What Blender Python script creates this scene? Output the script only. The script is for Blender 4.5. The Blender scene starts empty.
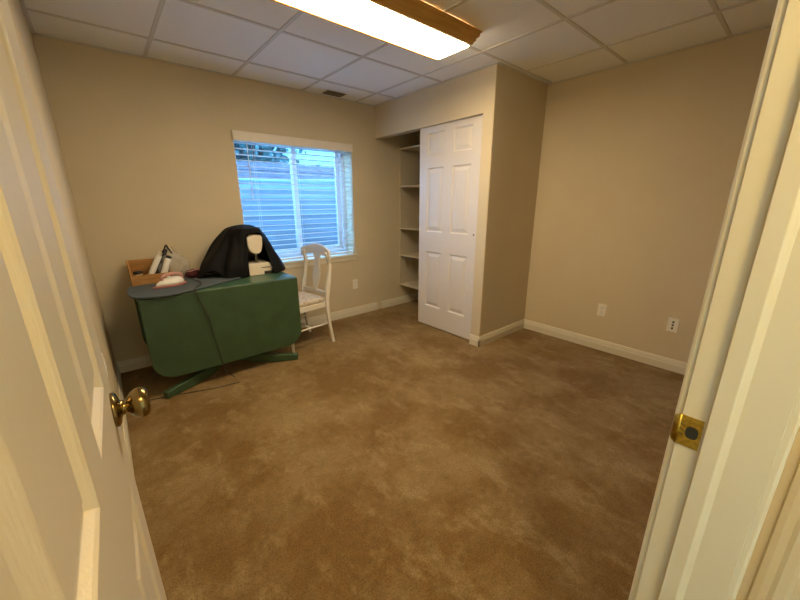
import bpy, bmesh, math, random
from mathutils import Vector, Matrix, noise
random.seed(7)
S = bpy.context.scene
COL = S.collection

# ------------------------------------------------------------------ camera
YB, W, CX, RY, H = 3.3655, 3.4986, 2.6928, 1.7521, 2.39     # room measures (m)
cam_d = bpy.data.cameras.new('camera'); cam = bpy.data.objects.new('camera', cam_d); COL.objects.link(cam)
yaw, pitch, roll = (math.radians(v) for v in (40.341, -15.99, -0.229))
fw = Vector((math.sin(yaw)*math.cos(pitch), math.cos(yaw)*math.cos(pitch), math.sin(pitch)))
rt = Vector((math.cos(yaw), -math.sin(yaw), 0)); up = rt.cross(fw)
r2 = rt*math.cos(roll)+up*math.sin(roll); u2 = -rt*math.sin(roll)+up*math.cos(roll)
M = Matrix((r2, u2, -fw)).transposed().to_4x4(); M.translation = (0.1249, -0.0915, 1.3531)
cam.matrix_world = M
cam_d.sensor_width = 36; cam_d.lens = 341.63/800*36; cam_d.clip_start = 0.01; cam_d.clip_end = 200
S.camera = cam

# ------------------------------------------------------------------ world, exposure, lights
S.view_settings.view_transform = 'Standard'; S.view_settings.look = 'None'
S.view_settings.gamma = 1; S.view_settings.use_curve_mapping = False
S.view_settings.exposure = -0.22
wd = bpy.data.worlds.new('sky'); S.world = wd; wd.use_nodes = True
bgn = wd.node_tree.nodes['Background']; bgn.inputs[0].default_value = (0.20, 0.53, 1.0, 1); bgn.inputs[1].default_value = 21

LENS_EMIT = 41.0
LENS_COL = (1.0, 0.79, 0.49)
def area(name, loc, rot, size, power, color, sy=None):
    l = bpy.data.lights.new(name, 'AREA'); l.energy = power; l.color = color
    l.shape = 'RECTANGLE'; l.size = size; l.size_y = sy or size
    o = bpy.data.objects.new(name, l); COL.objects.link(o); o.location = loc; o.rotation_euler = rot
    return o
area('hall_lamp', (0.34, -0.55, 2.3), (0, 0, 0), 0.25, 25, (1.0, 0.66, 0.17))

# ------------------------------------------------------------------ materials
def mat(name, col, rough=0.6, metal=0.0, var=0.0, scale=20.0, bump=0.0, bscale=200.0, spec=0.5, col2=None, sheen=0, coord='Object', detail=4, stretch=None):
    m = bpy.data.materials.new(name); m.use_nodes = True
    nt = m.node_tree; N = nt.nodes; L = nt.links; b = N['Principled BSDF']
    b.inputs['Base Color'].default_value = (*col, 1); b.inputs['Roughness'].default_value = rough
    b.inputs['Metallic'].default_value = metal; b.inputs['Specular IOR Level'].default_value = spec
    if sheen: b.inputs['Sheen Weight'].default_value = sheen
    tc = N.new('ShaderNodeTexCoord'); vec = tc.outputs[coord]
    if stretch:
        mp = N.new('ShaderNodeMapping'); mp.inputs['Scale'].default_value = stretch
        L.new(vec, mp.inputs[0]); vec = mp.outputs[0]
    if var or col2:
        n = N.new('ShaderNodeTexNoise'); n.inputs['Scale'].default_value = scale; n.inputs['Detail'].default_value = detail
        L.new(vec, n.inputs['Vector'])
        cr = N.new('ShaderNodeValToRGB')
        c2 = col2 or tuple(min(1, c*(1+var)) for c in col); c1 = col if col2 else tuple(c*(1-var) for c in col)
        cr.color_ramp.elements[0].position = .35; cr.color_ramp.elements[1].position = .65
        cr.color_ramp.elements[0].color = (*c1, 1); cr.color_ramp.elements[1].color = (*c2, 1)
        L.new(n.outputs[0], cr.inputs[0]); L.new(cr.outputs[0], b.inputs['Base Color'])
    if bump:
        n2 = N.new('ShaderNodeTexNoise'); n2.inputs['Scale'].default_value = bscale; n2.inputs['Detail'].default_value = 3
        L.new(vec, n2.inputs['Vector'])
        bp = N.new('ShaderNodeBump'); bp.inputs['Strength'].default_value = bump; bp.inputs['Distance'].default_value = .004
        L.new(n2.outputs[0], bp.inputs['Height']); L.new(bp.outputs[0], b.inputs['Normal'])
    return m
M_wall = mat('tan_wall_paint', (.64, .55, .385), .62, var=.02, scale=3, bump=.12, bscale=90, spec=.3)
M_wallr = M_wall
M_ceil = mat('ceiling_tile', (.83, .845, .85), .9, var=.03, scale=160, bump=.35, bscale=260, spec=.1)
M_tee = mat('ceiling_tee_white', (.60, .59, .56), .5)
M_trim = mat('white_trim_paint', (.71, .66, .53), .38, var=.01, scale=8)
M_hall = mat('hall_cream_paint', (.70, .55, .32), .5, var=.02, scale=5)
M_door = mat('moulded_door_paint', (.66, .60, .50), .36, bump=.16, bscale=55, stretch=(6, 6, .7))
M_cdoor = mat('closet_door_paint', (.70, .665, .64), .45, bump=.08, bscale=50, stretch=(6, 6, .7))
M_green = mat('green_table_paint', (.041, .082, .040), .36, var=.10, scale=9, bump=.05, bscale=40)
M_greent = mat('green_top_paint', (.055, .125, .075), .3, var=.12, scale=9)
M_slate = mat('slate_blue_cover', (.080, .105, .135), .85, var=.06, scale=60, bump=.2, bscale=500)
M_black = mat('black_cloth', (.0035, .0035, .0045), .7, var=.3, scale=12, bump=.3, bscale=300, spec=.22)
M_machine = mat('cream_plastic', (.78, .70, .58), .35, var=.02)
M_dark = mat('dark_plastic', (.02, .02, .022), .4, var=.1)
M_chair = mat('chair_white_paint', (.76, .72, .64), .38, var=.02, scale=12)
M_brass = mat('brass', (.50, .34, .06), .36, 1.0, var=.22, scale=140)
M_knob = mat('antique_brass', (.26, .19, .08), .22, 1.0, var=.08, scale=20)
M_box = mat('golden_pine', (.36, .17, .045), .5, col2=(.50, .26, .085), scale=14, stretch=(1, 8, 8))
M_oak = mat('oak_light_frame', (.50, .26, .045), .45, col2=(.62, .34, .07), scale=10, stretch=(.6, 9, 9))
M_cord = mat('dark_cord', (.03, .028, .02), .5, var=.1)
M_white = mat('white_plastic', (.80, .79, .76), .35, var=.01)
M_plate = mat('outlet_plastic', (.84, .80, .70), .35, var=.01)
M_pink = mat('pink_red_plastic', (.42, .16, .15), .4, var=.08)
M_rose = mat('rose_plastic', (.55, .28, .24), .35, var=.06)
M_maroon = mat('maroon_cloth', (.09, .013, .018), .8, var=.5, scale=50, bump=.3)
M_steel = mat('steel', (.6, .6, .6), .25, 1.0, var=.03)
M_vent = mat('vent_grey', (.20, .17, .13), .5, var=.05)
M_slat = mat('blind_slat_white', (.82, .83, .84), .4, var=.01)
M_val = mat('blind_valance_cream', (.78, .72, .64), .45, var=.015)
M_vinyl = mat('window_vinyl', (.75, .77, .80), .4, var=.01)
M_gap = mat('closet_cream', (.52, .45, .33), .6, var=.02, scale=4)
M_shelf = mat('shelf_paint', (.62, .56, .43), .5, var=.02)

def seat_fabric():
    m = mat('woven_seat_fabric', (.55, .47, .36), .85, bump=.3, bscale=400)
    nt = m.node_tree; N = nt.nodes; L = nt.links; b = N['Principled BSDF']
    tc = N.new('ShaderNodeTexCoord'); v = N.new('ShaderNodeTexVoronoi'); v.inputs['Scale'].default_value = 26
    L.new(tc.outputs['Object'], v.inputs['Vector'])
    cr = N.new('ShaderNodeValToRGB'); e = cr.color_ramp.elements
    e[0].color = (.40, .32, .24, 1); e[1].color = (.58, .51, .41, 1); e[0].position = .15; e[1].position = .5
    L.new(v.outputs['Distance'], cr.inputs[0]); L.new(cr.outputs[0], b.inputs['Base Color'])
    return m
M_seat = seat_fabric()

def carpet():
    m = bpy.data.materials.new('brown_carpet'); m.use_nodes = True
    nt = m.node_tree; N = nt.nodes; L = nt.links; b = N['Principled BSDF']
    b.inputs['Roughness'].default_value = .95; b.inputs['Specular IOR Level'].default_value = .1
    b.inputs['Sheen Weight'].default_value = .12; b.inputs['Sheen Roughness'].default_value = .5
    tc = N.new('ShaderNodeTexCoord')
    def nz(scale, det, dist=0, st=None, ro=.5):
        n = N.new('ShaderNodeTexNoise'); n.inputs['Scale'].default_value = scale; n.inputs['Detail'].default_value = det
        n.inputs['Distortion'].default_value = dist; n.inputs['Roughness'].default_value = ro
        if st:
            mp = N.new('ShaderNodeMapping'); mp.inputs['Scale'].default_value = st; mp.inputs['Rotation'].default_value = (0, 0, .6)
            L.new(tc.outputs['Object'], mp.inputs[0]); L.new(mp.outputs[0], n.inputs['Vector'])
        else: L.new(tc.outputs['Object'], n.inputs['Vector'])
        return n
    a = nz(1.7, 8, .15, ro=.66); f = nz(150, 3, ro=.75); s = nz(6.0, 7, .3, (1, .6, 1), .72); t = nz(26, 4, .5, ro=.7)
    ra = N.new('ShaderNodeMapRange'); ra.inputs[1].default_value = .42; ra.inputs[2].default_value = .60
    ra.inputs[3].default_value = .0; ra.inputs[4].default_value = .72; L.new(a.outputs[0], ra.inputs[0])
    rs = N.new('ShaderNodeMapRange'); rs.inputs[1].default_value = .52; rs.inputs[2].default_value = .62
    rs.inputs[3].default_value = .0; rs.inputs[4].default_value = .55; L.new(s.outputs[0], rs.inputs[0])
    rf = N.new('ShaderNodeMapRange'); rf.inputs[1].default_value = .3; rf.inputs[2].default_value = .7
    rf.inputs[3].default_value = .62; rf.inputs[4].default_value = 1.38; L.new(f.outputs[0], rf.inputs[0])
    rt_ = N.new('ShaderNodeMapRange'); rt_.inputs[1].default_value = .3; rt_.inputs[2].default_value = .7
    rt_.inputs[3].default_value = .86; rt_.inputs[4].default_value = 1.14; L.new(t.outputs[0], rt_.inputs[0])
    ca = N.new('ShaderNodeMix'); ca.data_type = 'RGBA'
    ca.inputs['A'].default_value = (.178, .100, .030, 1); ca.inputs['B'].default_value = (.292, .203, .094, 1)
    ad = N.new('ShaderNodeMath'); ad.operation = 'ADD'; L.new(ra.outputs[0], ad.inputs[0]); L.new(rs.outputs[0], ad.inputs[1])
    ad.use_clamp = True; L.new(ad.outputs[0], ca.inputs['Factor'])
    mu = N.new('ShaderNodeMath'); mu.operation = 'MULTIPLY'; L.new(rf.outputs[0], mu.inputs[0]); L.new(rt_.outputs[0], mu.inputs[1])
    vm = N.new('ShaderNodeVectorMath'); vm.operation = 'SCALE'; L.new(ca.outputs['Result'], vm.inputs[0])
    L.new(mu.outputs[0], vm.inputs['Scale']); L.new(vm.outputs[0], b.inputs['Base Color'])
    bp = N.new('ShaderNodeBump'); bp.inputs['Strength'].default_value = .8; bp.inputs['Distance'].default_value = .006
    L.new(f.outputs[0], bp.inputs['Height'])
    bp2 = N.new('ShaderNodeBump'); bp2.inputs['Strength'].default_value = .35; bp2.inputs['Distance'].default_value = .02
    L.new(s.outputs[0], bp2.inputs['Height']); L.new(bp.outputs[0], bp2.inputs['Normal']); L.new(bp2.outputs[0], b.inputs['Normal'])
    return m
M_carpet = carpet()

def emit_mat(name, col, s):
    m = bpy.data.materials.new(name); m.use_nodes = True
    b = m.node_tree.nodes['Principled BSDF']; b.inputs['Base Color'].default_value = (.9, .88, .84, 1); b.inputs['Roughness'].default_value = .3
    b.inputs['Emission Color'].default_value = (*col, 1); b.inputs['Emission Strength'].default_value = s
    return m
M_lens = emit_mat('lit_diffuser', LENS_COL, LENS_EMIT)

def glass_mat(name, tint=(1, 1, 1), fac=.12, rough=.05):
    m = bpy.data.materials.new(name); m.use_nodes = True; nt = m.node_tree; N = nt.nodes; L = nt.links
    N.remove(N['Principled BSDF']); t = N.new('ShaderNodeBsdfTransparent'); g = N.new('ShaderNodeBsdfGlossy'); x = N.new('ShaderNodeMixShader')
    t.inputs[0].default_value = (*tint, 1); g.inputs['Roughness'].default_value = rough; x.inputs[0].default_value = fac
    L.new(t.outputs[0], x.inputs[1]); L.new(g.outputs[0], x.inputs[2]); L.new(x.outputs[0], N['Material Output'].inputs[0])
    return m
M_glass = glass_mat('window_glass', (.93, .97, 1), .06, .02)
def bag_mat():
    m = bpy.data.materials.new('clear_plastic_bag'); m.use_nodes = True; nt = m.node_tree; N = nt.nodes; L = nt.links
    b = N['Principled BSDF']; b.inputs['Base Color'].default_value = (.62, .58, .52, 1); b.inputs['Roughness'].default_value = .22
    t = N.new('ShaderNodeBsdfTransparent'); x = N.new('ShaderNodeMixShader'); x.inputs[0].default_value = .36
    L.new(t.outputs[0], x.inputs[1]); L.new(b.outputs[0], x.inputs[2]); L.new(x.outputs[0], N['Material Output'].inputs[0])
    return m
M_bag = bag_mat()

# ------------------------------------------------------------------ helpers
def box(bm, x0, x1, y0, y1, z0, z1):
    v = [bm.verts.new((x, y, z)) for x in (x0, x1) for y in (y0, y1) for z in (z0, z1)]
    for f in ((0, 1, 3, 2), (4, 6, 7, 5), (0, 4, 5, 1), (2, 3, 7, 6), (0, 2, 6, 4), (1, 5, 7, 3)):
        bm.faces.new([v[i] for i in f])
def prism(bm, pts, axis, a, b):
    """closed polygon extruded along an axis; pts are the two other coordinates in order"""
    def P(p, t):
        if axis == 'x': return (t, p[0], p[1])
        if axis == 'y': return (p[0], t, p[1])
        return (p[0], p[1], t)
    A = [bm.verts.new(P(p, a)) for p in pts]; B = [bm.verts.new(P(p, b)) for p in pts]
    n = len(pts)
    bm.faces.new(A); bm.faces.new(B[::-1])
    for i in range(n): bm.faces.new((A[i], B[i], B[(i+1) % n], A[(i+1) % n]))
def smooth_path(pts, n=6):
    pts = [Vector(p) for p in pts]; out = []
    for i in range(len(pts)-1):
        p0 = pts[max(i-1, 0)]; p1 = pts[i]; p2 = pts[i+1]; p3 = pts[min(i+2, len(pts)-1)]
        for k in range(n):
            t = k/n
            out.append(.5*((2*p1)+(-p0+p2)*t+(2*p0-5*p1+4*p2-p3)*t*t+(-p0+3*p1-3*p2+p3)*t**3))
    out.append(pts[-1]); return out
def tube(bm, pts, r, seg=10, up=None):
    """r: a radius, or a function t-> (ra, rb)"""
    pts = [Vector(p) for p in pts]; rings = []; n = len(pts)
    ref = Vector(up) if up else None
    for i, p in enumerate(pts):
        d = (pts[min(i+1, n-1)]-pts[max(i-1, 0)]).normalized()
        u = ref or (Vector((0, 0, 1)) if abs(d.z) < .9 else Vector((1, 0, 0)))
        s = d.cross(u).normalized(); w = s.cross(d).normalized()
        rr = r(i/(n-1)) if callable(r) else (r, r)
        if not isinstance(rr, tuple): rr = (rr, rr)
        rings.append([bm.verts.new(p+s*math.cos(2*math.pi*k/seg)*rr[0]+w*math.sin(2*math.pi*k/seg)*rr[1]) for k in range(seg)])
    for a, b in zip(rings, rings[1:]):
        for k in range(seg): bm.faces.new((a[k], a[(k+1) % seg], b[(k+1) % seg], b[k]))
    bm.faces.new(rings[0][::-1]); bm.faces.new(rings[-1])
def bar(bm, pts, w, d, side):
    """rectangular section swept along a path; side = direction of the width w; w,d numbers or functions of t"""
    pts = [Vector(p) for p in pts]; n = len(pts); rings = []; side = Vector(side).normalized()
    for i, p in enumerate(pts):
        t = i/(n-1); dr = (pts[min(i+1, n-1)]-pts[max(i-1, 0)]).normalized(); nn = dr.cross(side).normalized()
        ww = (w(t) if callable(w) else w)/2; dd = (d(t) if callable(d) else d)/2
        rings.append([bm.verts.new(p+side*a*ww+nn*b*dd) for a, b in ((-1, -1), (1, -1), (1, 1), (-1, 1))])
    for a, b in zip(rings, rings[1:]):
        for k in range(4): bm.faces.new((a[k], a[(k+1) % 4], b[(k+1) % 4], b[k]))
    bm.faces.new(rings[0][::-1]); bm.faces.new(rings[-1])
def lathe(bm, prof, origin, axis, seg=28):
    """prof: list of (distance along axis, radius)"""
    o = Vector(origin); ax = Vector(axis).normalized()
    s = ax.cross(Vector((0, 0, 1)) if abs(ax.z) < .9 else Vector((1, 0, 0))).normalized(); w = ax.cross(s)
    rings = [[bm.verts.new(o+ax*h+(s*math.cos(2*math.pi*k/seg)+w*math.sin(2*math.pi*k/seg))*max(r, 1e-4)) for k in range(seg)] for h, r in prof]
    for a, b in zip(rings, rings[1:]):
        for k in range(seg): bm.faces.new((a[k], a[(k+1) % seg], b[(k+1) % seg], b[k]))
    bm.faces.new(rings[0][::-1]); bm.faces.new(rings[-1])
def rrect(x0, x1, y0, y1, r, n=6, corners=(1, 1, 1, 1)):
    """rounded rectangle; corners flags: (x0y0, x1y0, x1y1, x0y1); flag value multiplies r"""
    out = []
    for (cx, cy, sx, sy, a0), f in zip(((x0, y0, 1, 1, 180), (x1, y0, -1, 1, 270), (x1, y1, -1, -1, 0), (x0, y1, 1, -1, 90)), corners):
        rr = r*f
        if rr <= 0: out.append((cx, cy)); continue
        for k in range(n+1):
            a = math.radians(a0+90*k/n); out.append((cx+sx*rr+rr*math.cos(a), cy+sy*rr+rr*math.sin(a)))
    return out
def obj(name, bm, m, parent=None, smooth=False, bevel=0, seg=2, subsurf=0, solid=0):
    bmesh.ops.recalc_face_normals(bm, faces=bm.faces[:])
    me = bpy.data.meshes.new(name); bm.to_mesh(me); bm.free()
    me.materials.append(m); o = bpy.data.objects.new(name, me); COL.objects.link(o)
    if smooth:
        for p in me.polygons: p.use_smooth = True
    if solid:
        md = o.modifiers.new('solidify', 'SOLIDIFY'); md.thickness = solid; md.offset = 0
    if bevel:
        md = o.modifiers.new('bevel', 'BEVEL'); md.width = bevel; md.segments = seg; md.limit_method = 'ANGLE'; md.angle_limit = math.radians(40)
        for p in me.polygons: p.use_smooth = True
        md.harden_normals = True
    if subsurf:
        md = o.modifiers.new('subsurf', 'SUBSURF'); md.levels = subsurf; md.render_levels = subsurf
    if parent is not None: o.parent = parent
    return o
def auto(o, ang=40):
    me = o.data
    for p in me.polygons: p.use_smooth = True
    bm = bmesh.new(); bm.from_mesh(me)
    for e in bm.edges:
        if len(e.link_faces) == 2 and e.calc_face_angle(0) > math.radians(ang): e.smooth = False
    bm.to_mesh(me); bm.free(); return o
def tag(o, label, cat, group=None, kind=None):
    o['label'] = label
    if cat: o['category'] = cat
    if group: o['group'] = group
    if kind: o['kind'] = kind
    return o
def thing(name, loc, label, cat, rz=0, group=None):
    o = bpy.data.objects.new(name, None); COL.objects.link(o); o.empty_display_size = .1
    o.location = loc; o.rotation_euler = (0, 0, rz); return tag(o, label, cat, group)
def struct(o, label, cat):
    o['kind'] = 'structure'; return tag(o, label, cat)
def sempty(name, loc, label, cat, rz=0):
    return struct(thing(name, loc, label, cat, rz), label, cat)

# ------------------------------------------------------------------ room shell
WF = -0.016      # room face of the doorway wall
HF = -0.130      # hall face of the doorway wall
bm = bmesh.new(); box(bm, -1.0, W+.12, -1.6, YB+.05, -.06, 0)
struct(obj('floor', bm, M_carpet), 'brown mottled cut pile carpet covering the whole floor', 'carpet')

bm = bmesh.new(); box(bm, -1.0, W+.12, -1.6, YB+.3, H+.004, H+.05)
ceil = struct(obj('ceiling', bm, M_ceil), 'suspended ceiling of square off white tiles', 'ceiling')
bm = bmesh.new()
TX = [.585, 1.198, 1.822, 2.432, 3.02]; TY = [2.972, 2.325, 1.703, 1.10, .505]
for x in TX: box(bm, x-.011, x+.011, HF, YB, H-.002, H+.006)
for y in TY: box(bm, 0, W, y-.011, y+.011, H-.0015, H+.006)
for a in ((0, .02, 0, YB), (0, CX, YB-.02, YB), (W-.02, W, 0, RY), (0, W, WF, WF+.02), (CX, W, RY-.02, RY), (CX-.02, CX, RY-.02, YB)): box(bm, *a, H-.003, H+.006)
obj('ceiling_grid', bm, M_tee, ceil)

# window opening in back wall
WX0, WX1, WZ0, WZ1 = 1.137, 2.362, .757, 1.962
bm = bmesh.new()
box(bm, -.12, WX0, YB, YB+.26, -.05, H+.02); box(bm, WX1, W+.12, YB, YB+.26, -.05, H+.02)
box(bm, WX0, WX1, YB, YB+.26, -.05, WZ0); box(bm, WX0, WX1, YB, YB+.26, WZ1, H+.02)
struct(obj('wall_back', bm, M_wall), 'tan painted wall with the blind covered window', 'wall')
bm = bmesh.new(); box(bm, -.12, 0, WF, YB, -.05, H+.02)
struct(obj('wall_left', bm, M_wall), 'tan painted side wall behind the open entry door', 'wall')
bm = bmesh.new(); box(bm, W, W+.12, -1.6, YB, -.05, H+.02)
struct(obj('wall_right', bm, M_wall), 'tan painted wall with two outlet plates', 'wall')
# closet box: return wall, front pier and header
DZ = 2.060
bm = bmesh.new()
prism(bm, [(CX+.011, RY), (W, RY), (W, RY+.10), (CX+.09, RY+.10), (CX+.09, 1.858), (CX, 1.858), (CX, RY+.011), (CX+.001, RY+.0055), (CX+.0055, RY+.001)], 'z', 0, DZ)
prism(bm, [(CX+.011, RY), (W, RY), (W, RY+.10), (CX+.09, RY+.10), (CX+.09, YB), (CX, YB), (CX, RY+.011), (CX+.001, RY+.0055), (CX+.0055, RY+.001)], 'z', DZ, H+.02)
struct(obj('wall_closet', bm, M_wall), 'tan closet box projecting into the room corner', 'wall')
# doorway wall
JX0, JX1, JZ = .062, .826, 2.045
bm = bmesh.new()
box(bm, -.12, JX0-.02, HF, WF, -.05, H+.02); box(bm, JX1+.02, W+.02, HF, WF, -.05, H+.02); box(bm, JX0-.02, JX1+.02, HF, WF, JZ+.02, H+.02)
struct(obj('wall_front', bm, M_wall), 'tan wall pierced by the entry doorway', 'wall')
# hall beyond the doorway
HX = 1.22
bm = bmesh.new(); box(bm, HX, HX+.1, -1.6, HF, -.05, H+.02)
struct(obj('wall_hall_right', bm, M_hall), 'cream hallway end wall glimpsed past the door jamb', 'wall')
bm = bmesh.new(); box(bm, -1.0, HX, -1.7, -1.6, -.05, H+.02)
struct(obj('wall_hall_back', bm, M_hall), 'cream hallway wall facing the doorway', 'wall')
bm = bmesh.new(); box(bm, -1.1, -1.0, -1.6, HF, -.05, H+.02)
struct(obj('wall_hall_left', bm, M_hall), 'cream hallway wall at the far left', 'wall')
bm = bmesh.new()
prism(bm, [(HX, -.185), (HX-.010, -.187), (HX-.013, -.198), (HX-.012, -.212), (HX-.017, -.220), (HX-.017, -.236), (HX-.011, -.243), (HX, -.245)], 'z', 0, 2.1)
struct(obj('trim_4', bm, M_hall), 'cream moulded casing strip on the hallway end wall', 'door casing')

# baseboards
BP = [(0, 0), (.014, 0), (.014, .060), (.011, .066), (.011, .078), (.0075, .086), (.0075, .094), (.004, .100), (0, .100)]
def base(name, a, b, nrm, label):
    """baseboard from a to b along the wall, nrm = direction into the room"""
    a = Vector((*a, 0)); b = Vector((*b, 0)); n = Vector((*nrm, 0)); bm = bmesh.new()
    A = [bm.verts.new(a+n*p[0]+Vector((0, 0, p[1]))) for p in BP]; B = [bm.verts.new(b+n*p[0]+Vector((0, 0, p[1]))) for p in BP]
    bm.faces.new(A); bm.faces.new(B[::-1])
    for i in range(len(BP)): bm.faces.new((A[i], B[i], B[(i+1) % len(BP)], A[(i+1) % len(BP)]))
    struct(obj(name, bm, M_trim), label, 'baseboard')
base('baseboard_back', (0, YB), (CX-.03, YB), (0, -1), 'white moulded baseboard under the window wall')
base('baseboard_closet_inside', (CX+.035, YB), (W-.002, YB), (0, -1), 'white baseboard inside the open closet')
base('baseboard_left', (0, .12), (0, YB-.015), (1, 0), 'white baseboard along the wall behind the door')
base('baseboard_right', (W, WF), (W, RY), (-1, 0), 'long white moulded baseboard below the two outlets')
base('baseboard_closet_side', (CX-.014, RY), (W-.015, RY), (0, -1), 'short white baseboard on the closet side wall')
base('baseboard_closet_front', (CX, RY-.014), (CX, 1.858), (-1, 0), 'tiny white baseboard piece wrapping the closet corner')
base('baseboard_front', (JX1+.07, WF), (W, WF), (0, 1), 'white baseboard along the doorway wall')

# ------------------------------------------------------------------ window
wn = sempty('window_1', (0, 0, 0), 'white vinyl sliding window set deep in the tan wall', 'window')
FY = YB+.165
bm = bmesh.new()
box(bm, WX0, WX1, FY, FY+.06, WZ0, WZ0+.045); box(bm, WX0, WX1, FY, FY+.06, WZ1-.025, WZ1)
box(bm, WX0, WX0+.028, FY, FY+.06, WZ0+.045, WZ1-.025); box(bm, WX1-.045, WX1, FY, FY+.06, WZ0+.045, WZ1-.025)
obj('window_frame', bm, M_vinyl, wn, bevel=.003)
for nm, a, b, y in (('window_sash', WX0+.028, 1.79, FY+.012), ('window_sash', 1.735, WX1-.045, FY+.034)):
    bm = bmesh.new(); z0, z1 = WZ0+.045, WZ1-.025; l_ = .028 if a < 1.5 else .05
    box(bm, a, a+l_, y, y+.022, z0, z1); box(bm, b-.05, b, y, y+.022, z0, z1)
    box(bm, a+l_, b-.05, y, y+.022, z0, z0+.05); box(bm, a+l_, b-.05, y, y+.022, z1-.03, z1)
    s = obj(nm, bm, M_vinyl, wn, bevel=.002)
    bm = bmesh.new(); box(bm, a+l_, b-.05, y+.008, y+.014, z0+.05, z1-.03); obj('window_pane', bm, M_glass, s)
bm = bmesh.new(); box(bm, WX0-.035, WX1+.03, YB-.022, YB, .737, .757); box(bm, WX0, WX1, YB, FY, .737, .7575)
obj('window_sill', bm, M_trim, wn, bevel=.005)
bm = bmesh.new(); box(bm, WX0-.02, WX1+.015, YB-.012, YB, .690, .737); obj('window_apron', bm, M_trim, wn, bevel=.003)

# blind
bl = thing('window_blind', (1.75, YB+.03, .76), 'white horizontal slatted blind with cream valance hanging in the window', 'blind')
bm = bmesh.new(); box(bm, -.622, .612, -.062, -.048, 1.122, 1.205); box(bm, -.622, -.612, -.048, -.031, 1.122, 1.205); box(bm, .602, .612, -.048, -.031, 1.122, 1.205)
obj('valance', bm, M_val, bl, bevel=.004)
bm = bmesh.new(); box(bm, -.605, .60, -.02, .035, 1.15, 1.198); obj('headrail', bm, M_slat, bl)
bm = bmesh.new(); NS = 22; zt, zb = 1.115, .075
for i in range(NS):
    z = zt+(zb-zt)*i/(NS-1); t = math.radians(-3)
    c, s_ = math.cos(t)*.025, math.sin(t)*.025
    top = []; 
    secs = [(-1, 0), (-.5, .0022), (0, .003), (.5, .0022), (1, 0)]
    P = [(a*c, a*s_+h+z) for a, h in secs]+[(a*c, a*s_+h+z-.003) for a, h in reversed(secs)]
    prism(bm, [(p[0]+.008, p[1]) for p in P], 'x', -.603, .598)
obj('slats', bm, M_slat, bl)
bm = bmesh.new(); box(bm, -.603, .598, -.016, .032, .014, .034); obj('bottom_rail', bm, M_slat, bl, bevel=.004)
for x in (-.44, -.02, .42):
    bm = bmesh.new(); tube(bm, [(x, -.019, 1.15), (x, -.019, .03)], .0012, 5); tube(bm, [(x, .034, 1.15), (x, .034, .03)], .0012, 5)
    obj('ladder_cord', bm, M_slat, bl)
bm = bmesh.new(); tube(bm, [(-.50, -.024, 1.14), (-.50, -.026, .62)], .004, 8); obj('tilt_wand', bm, M_white, bl)

# outside: galvanised window well, timber, hedge and ground
def ribbed():
    m = mat('outside_steel', (.19, .26, .33), .6, .1, var=.08, scale=3)
    return m
M_well = ribbed()
bm = bmesh.new(); xs = 60; rows = 44; grid = []
for j in range(rows+1):
    z = .0+1.66*j/rows; row = []
    for i in range(xs+1):
        a = math.pi*i/xs; rr = 1.05+.009*math.sin(j/rows*2*math.pi*15)
        row.append(bm.verts.new((1.75-math.cos(a)*rr*1.15, YB+.262+math.sin(a)*rr*1.0, z)))
    grid.append(row)
for j in range(rows):
    for i in range(xs): bm.faces.new((grid[j][i], grid[j][i+1], grid[j+1][i+1], grid[j+1][i]))
tag(obj('window_well', bm, M_well, smooth=True, solid=.004), 'ribbed grey steel window well curving outside the window', 'window well')
M_gravel = mat('well_gravel', (.25, .25, .25), .9, var=.4, scale=40, bump=.6, bscale=60)
bm = bmesh.new(); box(bm, .2, 3.3, YB+.27, YB+1.6, -.05, .0)
struct(obj('trim_5', bm, M_gravel), 'grey gravel at the bottom of the window well', 'gravel')
M_timber = mat('timber', (.10, .08, .10), .8, var=.2, scale=12)
bm = bmesh.new()
for k in range(3): box(bm, -2.4, 5.4, 5.6+.02*k, 5.7+.02*k, 1.60+.12*k, 1.71+.12*k)
tag(obj('fence', bm, M_timber), 'purplish brown low board fence outside beyond the window well', 'fence')
M_grass = mat('grass', (.10, .16, .08), .9, var=.3, scale=9, bump=.5)
bm = bmesh.new(); prism(bm, [(-6, YB+1.5), (9, YB+1.5), (9, 14), (-6, 14)], 'z', 1.55, 1.6)
struct(obj('trim_6', bm, M_grass), 'lawn outside at ground level', 'lawn')
M_leaf = mat('leaf_green', (.02, .055, .055), .8, var=.4, scale=6)
bm = bmesh.new(); rnd = random.Random(3)
for _ in range(6500):
    c = Vector((rnd.gauss(2.45, .50), 8.2+rnd.gauss(0, .4), 2.5+rnd.gauss(0, .50)))
    n = Vector((rnd.uniform(-1, 1), rnd.uniform(-1, 1), rnd.uniform(-1, 1))).normalized(); s = n.orthogonal().normalized()*rnd.uniform(.06, .12); w = n.cross(s)
    vs = [bm.verts.new(c+a*s+b*w*.5) for a, b in ((-1, 0), (0, -1), (1, 0), (0, 1))]; bm.faces.new(vs)
fol = bpy.data.objects.new('garden_tree', None); COL.objects.link(fol); fol.location = (0, 0, 0)
tag(fol, 'dark leafy tree outside above the fence, seen through the upper blind', 'tree')
obj('foliage', bm, M_leaf, fol)
bm = bmesh.new(); tube(bm, smooth_path([(2.25, 8.2, 1.58), (2.3, 8.2, 2.1), (2.2, 8.2, 2.8)]), .08, 8); obj('trunk', bm, M_timber, fol, smooth=True)

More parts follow.
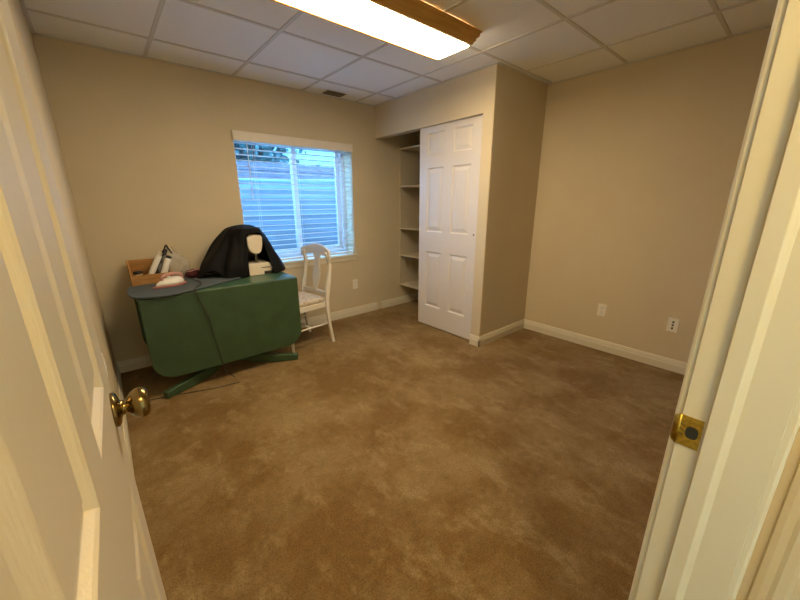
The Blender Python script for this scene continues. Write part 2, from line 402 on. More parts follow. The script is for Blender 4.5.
hs = thing('neighbour_house', (7.2, 12.5, 1.6), 'pale blue grey neighbouring house seen at the top right of the window', 'house')
M_siding = mat('pale_siding', (.24, .32, .34), .6, var=.03)
bm = bmesh.new(); box(bm, -3.1, 3.0, -1.5, 1.5, 0, 2.6)
for k in range(17): box(bm, -3.12, 3.02, -1.515, -1.5, k*.15, k*.15+.02)
obj('wall', bm, M_siding, hs)
bm = bmesh.new(); prism(bm, [(-1.9, 2.55), (0, 3.9), (1.9, 2.55), (1.9, 2.65), (0, 4.0), (-1.9, 2.65)], 'x', -3.4, 3.3); obj('roof', bm, M_timber, hs)

# ------------------------------------------------------------------ panel doors
PR = [(.0, .0), (.004, -.003), (.010, -.0105), (.016, -.0115), (.022, -.0105), (.050, -.002), (.053, -.0015)]
def panel_door(bm, Wd, Hd, th, cols, rows):
    """leaf in the local plane: x 0..Wd, z 0..Hd, faces at y=0 (front, facing -y) and y=th; raised panels both sides"""
    xs = sorted({0, Wd, *[c for p in cols for c in p]}); zs = sorted({0, Hd, *[c for p in rows for c in p]})
    for side in (0, 1):
        def P(x, z, d):
            return bm.verts.new((x, -d if side == 0 else th+d, z))
        def q(a, b, c, d):
            bm.faces.new((a, b, c, d))
        for i in range(len(xs)-1):
            for j in range(len(zs)-1):
                x0, x1, z0, z1 = xs[i], xs[i+1], zs[j], zs[j+1]
                if (x0, x1) in cols and (z0, z1) in rows:
                    prev = None
                    for o, d in PR:
                        ring = [P(x0+o, z0+o, d), P(x1-o, z0+o, d), P(x1-o, z1-o, d), P(x0+o, z1-o, d)]
                        if prev:
                            for k in range(4): q(prev[k], prev[(k+1) % 4], ring[(k+1) % 4], ring[k])
                        prev = ring
                    q(*prev)
                else: q(P(x0, z0, 0), P(x1, z0, 0), P(x1, z1, 0), P(x0, z1, 0))
    for (a, b) in (((0, 0), (Wd, 0)), ((Wd, 0), (Wd, Hd)), ((Wd, Hd), (0, Hd)), ((0, Hd), (0, 0))):
        v = [bm.verts.new((a[0], 0, a[1])), bm.verts.new((b[0], 0, b[1])), bm.verts.new((b[0], th, b[1])), bm.verts.new((a[0], th, a[1]))]
        bm.faces.new(v)
    bmesh.ops.remove_doubles(bm, verts=bm.verts[:], dist=1e-5)
ROWS = [(.225, .830), (1.035, 1.665), (1.785, 1.975)]
# entry door: local x from free edge (0) to hinge (.75), front faces the camera side
phi = math.radians(1.094)
ed = sempty('door_1', (.0772, .7524, .012), 'open white six panel entry door filling the left edge of the photo', 'door')
# local +x -> (-sin, -cos), front normal (-y local) -> +x world side
ed.rotation_euler = (0, 0, math.atan2(-math.cos(phi), -math.sin(phi)))
bm = bmesh.new(); panel_door(bm, .752, 2.03, .035, [(.113, .333), (.423, .643)], ROWS)
for v in bm.verts: v.co.y = -v.co.y          # rotation puts local +y at world +x, so the leaf body goes to local -y
leaf = obj('door_leaf', bm, M_door, ed)
KZ = .976-.012
def knob(sgn, y0, L=.062):
    bm = bmesh.new()
    lathe(bm, [(0, .033), (.003, .0335), (.006, .032), (.009, .027), (.011, .018), (.013, .0145), (.019, .0130), (.023, .015), (.027, .0215), (.032, .0265), (.038, .0293), (.045, .0298), (.051, .0280), (.055, .0235), (.0565, .0165), (.0560, .008), (.0560, .0)], (.060, y0, KZ), (0, sgn, 0), 36)
    return obj('door_knob', bm, M_knob, ed, smooth=True)
knob(1, 0.0)
bm = bmesh.new(); lathe(bm, [(0, .032), (.004, .032), (.009, .02), (.02, .011), (.022, 0)], (.060, -.035, KZ), (0, -1, 0)); obj('rosette', bm, M_knob, ed, smooth=True)
bm = bmesh.new(); box(bm, -.0015, .0005, -.030, -.005, KZ-.028, KZ+.028); box(bm, -.010, -.001, -.024, -.011, KZ-.011, KZ+.011); obj('latch', bm, M_brass, ed)
for z in (.2, 1.0, 1.8):
    bm = bmesh.new(); tube(bm, [(.757, .004, z-.045), (.757, .004, z+.045)], .006, 10); obj('hinge', bm, M_brass, ed, smooth=True)

# door frame, stops and casings (plan profile extruded up)
fr = sempty('trim_1', (0, 0, 0), 'cream painted door jamb and casing filling the right edge of the photo', 'door frame')
def jamb(name, pts, z1=JZ, m=M_trim):
    bm = bmesh.new(); prism(bm, pts, 'z', 0, z1); return obj(name, bm, m, fr, bevel=.0012)
X = JX1
jamb('jamb', [(X, WF), (X+.020, WF), (X+.020, HF), (X, HF)])
jamb('door_stop', [(X, -.0500), (X-.011, -.0505), (X-.011, -.0730), (X-.008, -.0765), (X-.006, -.0775), (X-.0045, -.0800), (X, -.0830)])
cas = lambda s, y0, d: [(X+.005, y0), (X+.005, y0+d*.007), (X+.008, y0+d*.0105), (X+.016, y0+d*.011), (X+.019, y0+d*.0085), (X+.026, y0+d*.010), (X+.045, y0+d*.014), (X+.060, y0+d*.014), (X+.062, y0)]
jamb('casing', cas(1, WF, 1), JZ+.06)
jamb('casing', cas(1, HF, -1), JZ+.06)
X = JX0
jamb('jamb', [(X, WF), (X-.020, WF), (X-.020, HF), (X, HF)])
jamb('door_stop', [(X, -.0500), (X+.011, -.0505), (X+.011, -.0730), (X+.006, -.0775), (X, -.0830)])
jamb('casing', [(X-.005, WF), (X-.005, WF+.008), (X-.05, WF+.008), (X-.05, WF)], JZ+.06)
jamb('casing', [(X-.005, HF), (X-.005, HF-.008), (X-.02, HF-.014), (X-.062, HF-.014), (X-.062, HF)], JZ+.06)
bm = bmesh.new(); box(bm, JX0-.02, JX1+.02, HF, WF, JZ, JZ+.02); obj('head_jamb', bm, M_trim, fr)
bm = bmesh.new(); box(bm, JX0-.005, JX1+.005, WF, WF+.012, JZ+.005, JZ+.06); box(bm, JX0-.06, JX1+.06, HF-.014, HF, JZ+.005, JZ+.06); obj('head_casing', bm, M_trim, fr)
# strike plate: brass plate with a hole, two screws and a curled lip
KZW = .972
sp = thing('strike_plate', (JX1, -.031, KZW), 'brass strike plate screwed to the door jamb', 'strike plate')
bm = bmesh.new(); Yp0, Yp1, Zh, t = -.0155, .0135, .0285, .0016
N_ = 24; outer = []; hole = []
O = rrect(Yp0, Yp1, -Zh, Zh, .004, 5)
hy, hz, hr, hh = -.003, 0, .0085, .0115
# outer ring resampled to the same angular order as the hole
def ray_rect(a):
    dy, dz = math.cos(a), math.sin(a); k = 1e9
    for lim, d, c in ((Yp1-hy, dy, 1), (hy-Yp0, -dy, 1), (Zh, dz, 1), (Zh, -dz, 1)):
        if d > 1e-6: k = min(k, lim/d)
    return (hy+dy*k, dz*k)
AN = sorted([2*math.pi*k/48 for k in range(48)]+[math.atan2(z, y-hy) % (2*math.pi) for y in (Yp0, Yp1) for z in (-Zh, Zh)])
oo = [ray_rect(a) for a in AN]; hh_ = [(hy+hr*math.copysign(abs(math.cos(a))**.7, math.cos(a)), hh*math.copysign(abs(math.sin(a))**.7, math.sin(a))) for a in AN]
rings = [[bm.verts.new((x, p[0], p[1])) for p in P] for x, P in ((0, oo), (-t, oo), (-t, hh_), (0.006, hh_))]
for a, b in zip(rings, rings[1:]):
    for k in range(len(AN)): bm.faces.new((a[k], a[(k+1) % len(AN)], b[(k+1) % len(AN)], b[k]))
obj('plate', bm, M_brass, sp)
bm = bmesh.new()
L_ = [(-t, Yp1), (-t, Yp1+.004), (.0, Yp1+.008), (.003, Yp1+.0105)]
for (x0, y0), (x1, y1), w0, w1 in ((L_[0], L_[1], .0285, .0275), (L_[1], L_[2], .0275, .0245), (L_[2], L_[3], .0245, .021)):
    v = [bm.verts.new(p) for p in ((x0, y0, -w0), (x1, y1, -w1), (x1, y1, w1), (x0, y0, w0))]; bm.faces.new(v)
bmesh.ops.remove_doubles(bm, verts=bm.verts[:], dist=1e-5)
obj('lip', bm, M_brass, sp, smooth=True, solid=.0014)
bm = bmesh.new(); box(bm, -.0012, -.0003, hy-hr, hy+hr, -hh, hh); obj('latch_pocket_shade', bm, M_dark, sp)  # dark inset stands in for the shade inside the latch hole
for z in (-.010, -.001, .008):
    bm = bmesh.new(); prism(bm, [(.0075, z), (.0135, z+.0035), (.0135, z+.005), (.0075, z+.0015)], 'x', -t-.0004, -t+.0004); obj('groove', bm, M_dark, sp)
for z in (-.0205, .0205):
    bm = bmesh.new(); lathe(bm, [(0, .0038), (.0008, .0034), (.0011, .001)], (-t, -.003, z), (-1, 0, 0), 14)
    obj('screw', bm, M_brass, sp)

# closet sliding door
cd = sempty('door_2', (2.728, 2.648, .014), 'white six panel sliding closet door half closing the closet', 'closet door')
cd.rotation_euler = (0, 0, -math.pi/2)       # local x -> world -y ; front (-y local) -> world -x
bm = bmesh.new(); panel_door(bm, .775, 2.09, .035, [(.108, .333), (.443, .668)], [(.225, .832), (1.038, 1.668), (1.785, 1.990)])
obj('door_leaf', bm, M_cdoor, cd)
bm = bmesh.new(); lathe(bm, [(0, .010), (.002, .010), (.0025, .0075), (.0008, .006)], (.733, 0, 1.043), (0, -1, 0), 20)
obj('finger_pull', bm, M_steel, cd)
bm = bmesh.new(); box(bm, CX+.022, CX+.088, 1.86, YB, DZ+.045, DZ+.055)
struct(obj('trim_2', bm, M_steel), 'metal track above the sliding closet door', 'door track')

# closet shelves
sh = thing('shelf_unit', (3.27, 3.05, 0), 'built in tan shelves against the closet end wall', 'shelves')
for z in (.290, .688, 1.035, 1.548, 1.985):
    bm = bmesh.new(); box(bm, 3.05-3.27, W-3.27-.001, -1.10, .3145, z-.018, z); obj('shelf', bm, M_shelf, sh, bevel=.002)
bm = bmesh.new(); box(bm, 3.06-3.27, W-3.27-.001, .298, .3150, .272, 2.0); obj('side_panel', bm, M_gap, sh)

# ------------------------------------------------------------------ ceiling light
cl = thing('ceiling_light', (1.47, 1.665, H), 'long lit fluorescent ceiling fixture with golden oak sides', 'ceiling light')
x0, x1 = -.62, .62
bm = bmesh.new()
for ya, yb in ((-.160, -.142), (.142, .160)):
    prof = [(x0+.012, -.098), (x1-.012, -.098), (x1-.002, -.092), (x1+.006, -.078), (x1+.024, -.070), (x1+.030, -.052), (x1+.050, -.044), (x1+.062, -.030), (x1+.066, -.016), (x1+.086, -.008), (x1+.086, 0),
            (x0-.086, 0), (x0-.086, -.008), (x0-.066, -.016), (x0-.062, -.030), (x0-.050, -.044), (x0-.030, -.052), (x0-.024, -.070), (x0-.006, -.078), (x0+.002, -.092)]
    b2 = bmesh.new(); prism(b2, prof, 'y', ya, yb); obj('oak_side', b2, M_oak, cl, bevel=.002)
bm.free()
for xa in (x0-.012, x1-.006):
    bm = bmesh.new(); box(bm, xa, xa+.018, -.142, .142, -.075, 0); obj('end_board', bm, M_oak, cl, bevel=.002)
bm = bmesh.new()
prism(bm, [(-.140, -.070), (-.137, -.096), (-.12, -.101), (.12, -.101), (.137, -.096), (.140, -.070)], 'x', x0+.012, x1-.012)
obj('diffuser', bm, M_lens, cl)

# air vent
vt = thing('ceiling_vent', (2.105, 3.235, H), 'small grey slotted air vent in the ceiling above the window', 'vent')
bm = bmesh.new(); box(bm, -.105, .105, -.06, .06, -.004, -.001); obj('vent_plate', bm, M_vent, vt)
bm = bmesh.new()
for k in range(9): box(bm, -.09, .09, -.048+k*.012-.0035, -.048+k*.012+.0035, -.009, -.0035)
obj('vent_slats', bm, mat('vent_slat', (.13, .11, .09), .5, var=.05), vt)

# ------------------------------------------------------------------ outlets
def outlet(name, loc, rz, label, kind):
    o = thing(name, loc, label, 'wall outlet', rz)           # local -y faces the room
    bm = bmesh.new(); prism(bm, rrect(-.036, .036, -.058, .058, .005, 4), 'y', -.006, 0); obj('cover_plate', bm, M_plate, o, bevel=.002)
    if kind == 'duplex':
        for z in (-.0195, .0195):
            bm = bmesh.new(); prism(bm, rrect(-.0165, .0165, z-.014, z+.014, .010, 5), 'y', -.0085, -.0055); s = obj('socket', bm, M_white, o)
            bm = bmesh.new()
            for sx, hh2 in ((-.0065, .0045), (.0065, .0035)): box(bm, sx-.001, sx+.001, -.009, -.0083, z-hh2+.003, z+hh2+.003)
            box(bm, -.002, .002, -.009, -.0083, z-.010, z-.006); obj('slot', bm, M_dark, s)
    else:
        for z in (-.026, 0, .026):
            bm = bmesh.new(); lathe(bm, [(0, .0075), (.004, .0075), (.0045, .005), (.009, .0045), (.009, .001)], (0, -.0055, z), (0, -1, 0), 16); obj('jack', bm, M_dark, o)
    return o
outlet('wall_outlet', (W, .994, .386), -math.pi/2, 'white duplex outlet plate on the right wall nearer the closet', 'duplex')
outlet('jack_plate', (W, .462, .386), -math.pi/2, 'white plate with three dark jacks on the right wall nearer the door jamb', 'jack')
outlet('wall_outlet', (2.34, YB, .393), 0, 'white outlet plate under the window beyond the chair', 'duplex')
outlet('wall_outlet', (0, 2.06, .57), math.pi/2, 'outlet plate on the left wall just past the entry door edge', 'duplex')

# ------------------------------------------------------------------ drop leaf table
TZ = .74
tb = thing('drop_leaf_table', (.76, 2.98, 0), 'dark green painted drop leaf table with rounded hanging leaf and splayed feet', 'table')
bm = bmesh.new(); prism(bm, rrect(-.555, .550, -.292, .325, .006, 3), 'z', TZ-.022, TZ); obj('tabletop', bm, M_greent, tb, bevel=.006, seg=3)
for y0 in (-.312, .327):
    bm = bmesh.new(); prism(bm, rrect(-.552, .552 if y0 < 0 else .548, .135, TZ-.004, .14, 10, (1.0, 1.0, .06, .06)), 'y', y0, y0+.018)
    o = obj('drop_leaf', bm, M_green, tb, bevel=.005, seg=3)
bm = bmesh.new()
box(bm, -.43, .43, -.23, -.21, .63, TZ-.022); box(bm, -.43, .43, .25, .27, .63, TZ-.022)
box(bm, -.43, -.41, -.21, .25, .63, TZ-.022); box(bm, .41, .43, -.21, .25, .63, TZ-.022)
obj('apron', bm, M_green, tb, bevel=.002)
bm = bmesh.new(); lathe(bm, [(.14, .03), (.15, .06), (.20, .065), (.26, .05), (.30, .035), (.36, .05), (.44, .055), (.52, .04), (.58, .045), (.60, .07), (.718, .07)], (0, 0, 0), (0, 0, 1)); obj('pedestal', bm, M_green, tb, smooth=True)
for sx, sy, ex, ey in ((-1, -1, -.505, -.325), (1, -1, .475, -.330), (-1, 1, -.50, .30), (1, 1, .47, .30)):
    bm = bmesh.new(); k = Vector((ex, ey, 0))
    pts = smooth_path([k*.04+Vector((0, 0, .180)), Vector((ex*.13, ey*.30, .110)), Vector((ex*.35, ey*.52, .066)), Vector((ex*.64, ey*.76, .043)), Vector((ex*.87, ey*.91, .033)), k*1.02+Vector((0, 0, .028))], 6)
    side = Vector((-ey, ex, 0)).normalized()
    bar(bm, pts, .045, lambda t: .095*(1-t)+.050*t, side); obj('foot', bm, M_green, tb, bevel=.006)

# ironing board lying flat on table
def spline_closed(pts, n=6):
    out = []; m = len(pts); P = [Vector((*p, 0)) for p in pts]
    for i in range(m):
        p0, p1, p2, p3 = P[i-1], P[i], P[(i+1) % m], P[(i+2) % m]
        for k in range(n):
            t = k/n; v = .5*((2*p1)+(-p0+p2)*t+(2*p0-5*p1+4*p2-p3)*t*t+(-p0+3*p1-3*p2+p3)*t**3); out.append((v.x, v.y))
    return out
ib = thing('ironing_board', (.55, 2.92, TZ), 'slate blue ironing board top lying flat on the green table', 'ironing board')
pts = [(.168, 2.92), (.172, 2.78), (.205, 2.69), (.28, 2.645), (.363, 2.636), (.541, 2.69), (.742, 2.806), (.90, 2.895), (.985, 2.945), (1.008, 3.00), (.985, 3.05), (.90, 3.095), (.72, 3.125), (.55, 3.125), (.35, 3.115), (.215, 3.08), (.178, 3.02)]
pts = [(x-.55, y-2.92) for x, y in pts]
bm = bmesh.new(); prism(bm, spline_closed(pts, 4), 'z', .004, .017); obj('padded_cover', bm, M_slate, ib, bevel=.004, seg=3)
bm = bmesh.new(); prism(bm, spline_closed([(x*.97, y*.96) for x, y in pts], 3), 'z', 0, .004); obj('board', bm, M_dark, ib)
BZ = TZ+.017

# iron with cord
ir = thing('clothes_iron', (.428, 2.93, BZ), 'small white and rose iron with red plate resting on the blue ironing board', 'iron', math.radians(25))
def tear(L, Wd, n=12):
    out = []
    for k in range(n*2):
        a = math.pi*2*k/(n*2); x = math.cos(a); y = math.sin(a)
        out.append((x*L/2, y*Wd/2*(1-.55*max(0, -x)**1.2)))
    return out
bm = bmesh.new(); prism(bm, tear(.25, .135), 'z', 0.001, .012); obj('soleplate', bm, M_pink, ir, bevel=.003)
bm = bmesh.new(); R_ = []
for z, s in ((.012, .90), (.03, .86), (.045, .72), (.058, .5), (.062, .3)):
    R_.append([bm.verts.new((x*s+.012*(1-s)*3, y*s, z)) for x, y in tear(.235, .115)])
for a, b in zip(R_, R_[1:]):
    for k in range(len(a)): bm.faces.new((a[k], a[(k+1) % len(a)], b[(k+1) % len(a)], b[k]))
bm.faces.new(R_[0][::-1]); bm.faces.new(R_[-1]); obj('body', bm, M_white, ir, smooth=True)
bm = bmesh.new(); tube(bm, smooth_path([(-.055, 0, .05), (-.05, 0, .072), (-.02, 0, .085), (.04, 0, .086), (.085, 0, .076), (.095, 0, .06), (.09, 0, .03)]), lambda t: (.014, .010), 10); obj('handle', bm, M_rose, ir, smooth=True)
bm = bmesh.new(); lathe(bm, [(0, .012), (.012, .013), (.016, .008)], (.0, 0, .058), (0, 0, 1), 16); obj('dial', bm, M_white, ir, smooth=True)
cr = [(.530, 2.985, BZ+.045), (.60, 2.97, BZ+.012), (.62, 2.86, BZ+.004), (.575, 2.75, BZ+.004), (.545, 2.675, BZ+.002), (.545, 2.655, BZ-.03), (.60, 2.655, .52), (.612, 2.655, .40), (.640, 2.656, .20), (.650, 2.665, .10), (.690, 2.74, .006), (.705, 2.70, .004), (.712, 2.665, .004)]
bm = bmesh.new(); tube(bm, smooth_path([Vector(p) for p in cr], 6), .0035, 8)
co = obj('power_cord', bm, M_cord, None, smooth=True); co.parent = ir
co.matrix_parent_inverse = (Matrix.Translation(ir.location) @ Matrix.Rotation(math.radians(25), 4, 'Z')).inverted()

# wooden box
wb = thing('wooden_box', (.345, 3.21, TZ), 'golden pine open box with slanted sides at the left end of the table', 'box')
bx0, bx1, by0, by1, hf, hb, tt = -.135, .135, -.105, .105, .088, .182, .012
bm = bmesh.new(); box(bm, bx0, bx1, by0, by0+tt, 0, hf); obj('front_board', bm, M_box, wb, bevel=.002)
bm = bmesh.new(); box(bm, bx0, bx1, by1-tt, by1, 0, hb); obj('back_board', bm, M_box, wb, bevel=.002)
for xa in (bx0, bx1-tt):
    bm = bmesh.new(); prism(bm, [(by0+tt, 0), (by1-tt, 0), (by1-tt, hb), (by0+tt, hf)], 'x', xa, xa+tt); obj('side_board', bm, M_box, wb, bevel=.002)
bm = bmesh.new(); box(bm, bx0+tt, bx1-tt, by0+tt, by1-tt, 0, .008); obj('bottom', bm, M_box, wb)
# small block with dark lid in the box
o = thing('small_jar', (.262, 3.165, TZ+.008), 'small tan jar with a dark lid inside the pine box', 'jar')
bm = bmesh.new(); lathe(bm, [(0, .028), (.07, .03), (.088, .028)], (0, 0, 0), (0, 0, 1)); obj('jar', bm, mat('tan_glaze', (.4, .27, .14), .5, var=.1), o, smooth=True)
bm = bmesh.new(); lathe(bm, [(.088, .03), (.10, .031), (.104, .026)], (0, 0, 0), (0, 0, 1)); obj('lid', bm, M_dark, o, smooth=True)
# tall tubes and bottle standing in / by the box, leaning
def leaning(name, a, b, r, m, label, cat, cap=None):
    o = thing(name, a, label, cat)
    d = Vector(b)-Vector(a); L = d.length; ax = d.normalized(); bm = bmesh.new()
    lathe(bm, [(0, r*.95), (.004, r), (L*.86, r), (L*.9, r*.8), (L*.9, .001)], (0, 0, 0), ax, 20); obj('tube_body', bm, m, o, smooth=True)
    bm = bmesh.new(); lathe(bm, [(L*.88, r*.7), (L*.9, r*.82), (L, r*.78), (L*1.01, r*.3)], (0, 0, 0), ax, 20); obj('cap', bm, cap or m, o, smooth=True)
leaning('white_tube', (.330, 3.145, .80), (.428, 3.155, .985), .021, M_white, 'slim white tube leaning in the pine box under the plastic bag', 'tube', M_machine)
leaning('black_marker', (.372, 3.175, .79), (.470, 3.185, 1.0), .017, M_dark, 'black bottle leaning between two white tubes in the box', 'bottle')
leaning('white_bottle', (.410, 3.138, .79), (.478, 3.14, .95), .022, M_white, 'white bottle with black cap leaning at the right end of the pine box', 'bottle', M_dark)
# crumpled clear bag draped over those
bm = bmesh.new(); bmesh.ops.create_icosphere(bm, subdivisions=5, radius=1)
for v in bm.verts:
    p = v.co.copy(); n = noise.noise(p*2.2)*.30+noise.noise(p*5.5)*.13
    k = 1+n; z = p.z*k
    tp = max(0, z); w = (1-.58*tp)
    v.co = Vector((p.x*k*.105*w-.012*tp, p.y*k*.062*w, .135+z*.135))
    v.co.z = max(v.co.z, .004)
bg = obj('plastic_bag', bm, M_bag, smooth=True); bg.location = (.500, 3.19, TZ+.004); bg.rotation_euler = (0, 0, 0)
tag(bg, 'crumpled clear plastic bag bulging over the right end of the pine box', 'plastic bag')
bm = bmesh.new(); pp = [(-.03, -.012, .0), (-.012, -.014, .03), (.0, -.012, .055), (.012, -.012, .03), (.03, -.012, -.012)]
tube(bm, smooth_path(pp), lambda t: (.011*math.sin(math.pi*min(max(t, .08), .92))+.002, .006), 8)
o = obj('black_ribbon', bm, M_dark, smooth=True); o.location = (.465, 3.115, .985); tag(o, 'black bow of ribbon at the peak of the clear bag', 'ribbon')

# maroon pincushion pouch
o = thing('sewing_pouch', (.635, 3.225, TZ), 'small dark red pouch with a pale flower trim beside the black cloth', 'pouch')
bm = bmesh.new(); bmesh.ops.create_icosphere(bm, subdivisions=4, radius=1)
for v in bm.verts:
    p = v.co; n = 1+noise.noise(p*2.7+Vector((3, 1, 2)))*.22
    v.co = Vector((p.x*.080*n, p.y*.055*n, max(.001, .036+p.z*.038*n)))
obj('pouch', bm, M_maroon, o, smooth=True)
bm = bmesh.new(); tube(bm, smooth_path([(-.045, -.03, .058), (-.015, -.04, .066), (.02, -.04, .074), (.045, -.02, .066)]), .006, 8); obj('trim', bm, M_rose, o, smooth=True)

# ------------------------------------------------------------------ sewing machine (end on) and its black cover
sm = thing('sewing_machine', (1.10, 2.96, TZ), 'cream sewing machine standing end on under the black cloth', 'sewing machine')
bm = bmesh.new(); prism(bm, rrect(-.098, .108, 0, .102, .012, 4), 'y', 0, .37); obj('base', bm, M_machine, sm, bevel=.006, seg=3)
bm = bmesh.new(); prism(bm, [(-.070, .255), (-.064, .225), (-.045, .200), (-.020, .186), (.010, .184), (.032, .192), (.046, .220), (.056, .262), (.060, .320), (.050, .345), (.0, .358), (-.052, .350), (-.072, .325)], 'y', .012, .115)
obj('head', bm, M_machine, sm, bevel=.012, seg=4)
bm = bmesh.new(); box(bm, -.062, .056, .115, .29, .215, .345); obj('arm', bm, M_dark, sm, bevel=.015, seg=3)  # dark colour stands in for shade behind the head
bm = bmesh.new(); box(bm, -.07, .065, .275, .37, .10, .345); obj('column', bm, M_dark, sm, bevel=.012, seg=3)  # shade of the recess under the cloth put into the column's colour
bm = bmesh.new(); tube(bm, [(-.004, .05, .19), (-.004, .05, .125)], .0035, 8); obj('needle_bar', bm, M_steel, sm)
bm = bmesh.new(); tube(bm, [(.010, .06, .19), (.010, .06, .112)], .003, 8); box(bm, -.012, .02, .035, .075, .104, .110); obj('presser_foot', bm, M_steel, sm)
bm = bmesh.new(); box(bm, .018, .100, -.0015, .001, .060, .066); box(bm, .040, .108, -.0015, .001, .004, .030); obj('drawer_slot', bm, M_dark, sm)
bm = bmesh.new(); lathe(bm, [(0, .02), (.015, .03), (.022, .028)], (.067, .32, .28), (1, 0, 0), 20); obj('hand_wheel', bm, M_machine, sm, smooth=True)

def drape():
    bm = bmesh.new(); NU, NT = 180, 60
    c0 = Vector((1.065, 3.14))
    def sup(a, x0, x1, y0, y1, n):
        cx, cy = c0; ca, sa = math.cos(a), math.sin(a)
        rx = (x1-cx) if ca > 0 else (cx-x0); ry = (y1-cy) if sa > 0 else (cy-y0)
        k = (abs(ca/rx)**n+abs(sa/ry)**n)**(-1/n); return Vector((cx+ca*k, cy+sa*k))
    rows = []
    for j in range(NT+1):
        t = j/NT
        s = max(0, (t-.16)/.84)
        # opening at the front grows below the hood
        o = min(1, max(0, (s-.13)/.10)); o = math.sqrt(o*(2-o)) if o > 0 else 0
        aL = math.atan2(2.93-c0.y, 1.005-c0.x) % (2*math.pi); aR = math.atan2(2.93-c0.y, 1.180+.03*s-c0.x) % (2*math.pi)
        am = (aL*.5+aR*.5)
        a0 = am+(aR-am)*o; a1 = am+(aL-am)*o      # going from right edge (a0) counter clockwise round to left edge (a1+2pi)
        row = []
        for i in range(NU+1):
            a = a0+(a1+2*math.pi-a0)*i/NU
            T = sup(a, .925, 1.175, 2.945, 3.28, 2.4); Hm = sup(a, .640, 1.385, 2.905, 3.345, 2.3)
            if t < .16:
                k = t/.16; p = c0.lerp(T, k); z = 1.168-.030*k*k
            else:
                e = s**.98; p = T.lerp(Hm, e); z = 1.138+(TZ+.008-1.138)*(s**1.22)
                left = max(0, -math.cos(a))
                z += -.0*left
            f = math.sin(a*9+1.3*math.sin(a*2)+t*2.0)*.6+math.sin(a*17+3+t)*.35+noise.noise(Vector((math.cos(a)*2, math.sin(a)*2, t*3)))*1.2
            amp = .024*min(1, .15+s*1.5)*(.35 if math.cos(a) > .5 else 1)
            d = Vector((math.cos(a), math.sin(a)))
            if p.y+d.y*amp*f > 3.352: amp = 0
            p = p+d*amp*f*.9; z2 = z+.010*noise.noise(Vector((p.x*9, p.y*9, 1)))*(1-s)
            # bunched cloth at the lower left
            bx = math.exp(-((p.x-.74)**2+(p.y-3.0)**2)/.006)
            z2 += .075*bx*(s**1.5)
            row.append(bm.verts.new((p.x-1.10, min(p.y, 3.355)-3.1, max(z2, TZ+.006)-TZ)))
        rows.append(row)
    for j in range(NT):
        for i in range(NU):
            bm.faces.new((rows[j][i], rows[j][i+1], rows[j+1][i+1], rows[j+1][i]))
    bmesh.ops.remove_doubles(bm, verts=bm.verts[:], dist=2e-4)
    return bm
o = obj('black_cloth', drape(), M_black, smooth=True, solid=.004); o.location = (1.10, 3.1, TZ)
tag(o, 'black cloth draped like a hood over the sewing machine', 'cloth')

# ------------------------------------------------------------------ chair (local: back at +x, faces -x)
ch = thing('dining_chair', (1.430, 2.962, 0), 'white painted splat back chair with patterned seat at the right table end', 'chair', math.radians(8))
hw = .205
for sy in (-1, 1):
    y = sy*hw
    bm = bmesh.new()
    path = smooth_path([(.232, y, .0), (.205, y, .16), (.188, y, .30), (.185, y, .44), (.205, y*.99, .56), (.232, y*.97, .68), (.245, y*.95, .78), (.232, y*.93, .86), (.222, y*.9, .90)], 5)
    bar(bm, path, .026, lambda t: .030+.012*math.exp(-((t-.48)/.15)**2), (0, 1, 0)); obj('back_post', bm, M_chair, ch, bevel=.005)
for sy in (-1, 1):
    bm = bmesh.new(); lathe(bm, [(0, .011), (.02, .013), (.20, .016), (.36, .020), (.40, .021), (.43, .021)], (-.205, sy*.18, 0), (0, 0, 1), 14); obj('leg', bm, M_chair, ch, smooth=True)
# top rail: broad curved crest with scrolled lower outline
bm = bmesh.new(); C_ = []
n = 24; up_, lo_ = [], []
for k in range(n+1):
    u = -1+2*k/n; y = u*.238
    zt_ = .905+.062*math.cos(u*math.pi/2)**.75 if abs(u) < 1 else .905
    zl_ = .868+.018*math.cos(u*math.pi*1.0)-.012*(1-abs(u))+(.0 if abs(u) < .25 else .0)
    if abs(u) < .22: zl_ -= .04*(1-abs(u)/.22)
    if abs(u) > .86: zl_ -= .02*(abs(u)-.86)/.14
    up_.append((y, zt_)); lo_.append((y, zl_))
F = []; 
for x_off in (-.011, .011):
    F.append(([bm.verts.new((.228+x_off+.028*(1-(p[0]/.238)**2), p[0], p[1])) for p in up_], [bm.verts.new((.228+x_off+.028*(1-(p[0]/.238)**2), p[0], p[1])) for p in lo_]))
(u1, l1), (u2_, l2) = F
for k in range(n):
    bm.faces.new((u1[k], u1[k+1], l1[k+1], l1[k])); bm.faces.new((u2_[k], l2[k], l2[k+1], u2_[k+1]))
    bm.faces.new((u1[k], u2_[k], u2_[k+1], u1[k+1])); bm.faces.new((l1[k], l1[k+1], l2[k+1], l2[k]))
bm.faces.new((u1[0], l1[0], l2[0], u2_[0])); bm.faces.new((u1[n], u2_[n], l2[n], l1[n]))
obj('crest_rail', bm, M_chair, ch, bevel=.004)
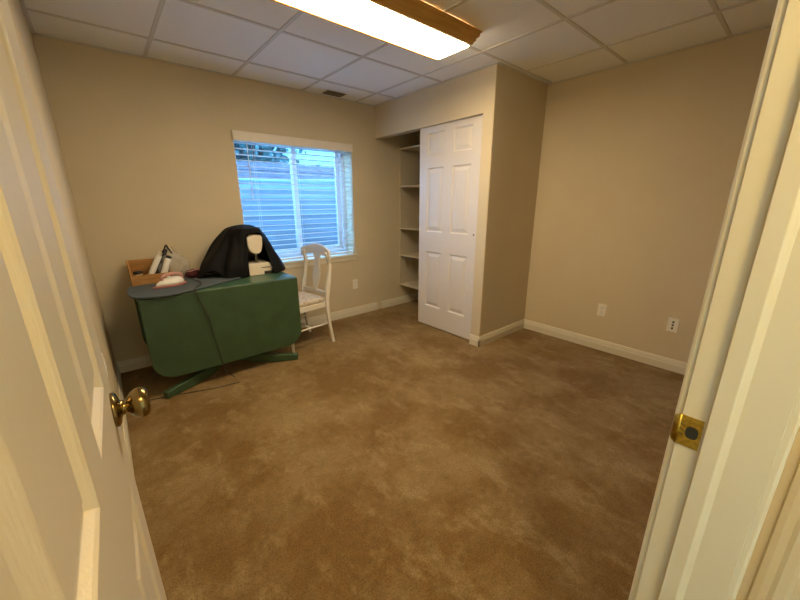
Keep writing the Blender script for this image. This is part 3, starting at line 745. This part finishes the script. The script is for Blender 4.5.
# vase splat
bm = bmesh.new(); wp = [(.50, .030), (.55, .034), (.62, .054), (.68, .060), (.74, .046), (.79, .034), (.83, .042), (.875, .066)]
L1, R1, L2, R2 = [], [], [], []
for z, w_ in wp:
    xx = .196+.055*math.sin((z-.5)/.4*math.pi/2)
    for lst, y, dx in ((L1, -w_, -.006), (R1, w_, -.006), (L2, -w_, .006), (R2, w_, .006)): lst.append(bm.verts.new((xx+dx, y, z)))
for k in range(len(wp)-1):
    bm.faces.new((L1[k], R1[k], R1[k+1], L1[k+1])); bm.faces.new((L2[k], L2[k+1], R2[k+1], R2[k]))
    bm.faces.new((L1[k], L1[k+1], L2[k+1], L2[k])); bm.faces.new((R1[k], R2[k], R2[k+1], R1[k+1]))
bm.faces.new((L1[0], L2[0], R2[0], R1[0])); bm.faces.new((L1[-1], R1[-1], R2[-1], L2[-1]))
obj('back_splat', bm, M_chair, ch, bevel=.003)
bm = bmesh.new(); bar(bm, [(.193, -hw, .505), (.203, -.1, .505), (.208, 0, .505), (.203, .1, .505), (.193, hw, .505)], .018, .036, (1, 0, 0)); obj('lower_back_rail', bm, M_chair, ch, bevel=.003)
bm = bmesh.new()
for a, b in (((-.205, -.185), (.185, -.19)), ((-.205, .185), (.185, .19)), ((-.205, -.185), (-.205, .185)), ((.185, -.19), (.185, .19))):
    bar(bm, [(a[0], a[1], .405), (b[0], b[1], .405)], .022, .05, (b[1]-a[1], -(b[0]-a[0]), 0))
obj('seat_rail', bm, M_chair, ch, bevel=.003)
bm = bmesh.new(); pr = rrect(-.225, .178, -.195, .195, .03, 5); RR = []
for z, s in ((.430, .97), (.445, 1.0), (.462, .99), (.474, .93), (.480, .75), (.482, .4)):
    RR.append([bm.verts.new((-.022+(x+.022)*s, y*s, z)) for x, y in pr])
for a, b in zip(RR, RR[1:]):
    for k in range(len(a)): bm.faces.new((a[k], a[(k+1) % len(a)], b[(k+1) % len(a)], b[k]))
bm.faces.new(RR[0][::-1]); bm.faces.new(RR[-1]); obj('seat', bm, M_seat, ch, smooth=True)
for sy in (-1, 1):
    bm = bmesh.new(); tube(bm, [(-.205, sy*.18, .205), (.20, sy*.19, .205)], .009, 10); obj('stretcher', bm, M_chair, ch, smooth=True)
bm = bmesh.new(); tube(bm, [(0, -.185, .205), (0, .185, .205)], .008, 10); obj('stretcher', bm, M_chair, ch, smooth=True)

# cord on the carpet
bm = bmesh.new(); tube(bm, smooth_path([(.05, 2.74, .004), (.154, 2.70, .004), (.30, 2.665, .004), (.39, 2.628, .004), (.55, 2.575, .004), (.715, 2.548, .004)]), .0028, 7)
tag(obj('floor_cord', bm, M_cord, smooth=True), 'thin dark cord lying on the carpet in front of the green table', 'cord')
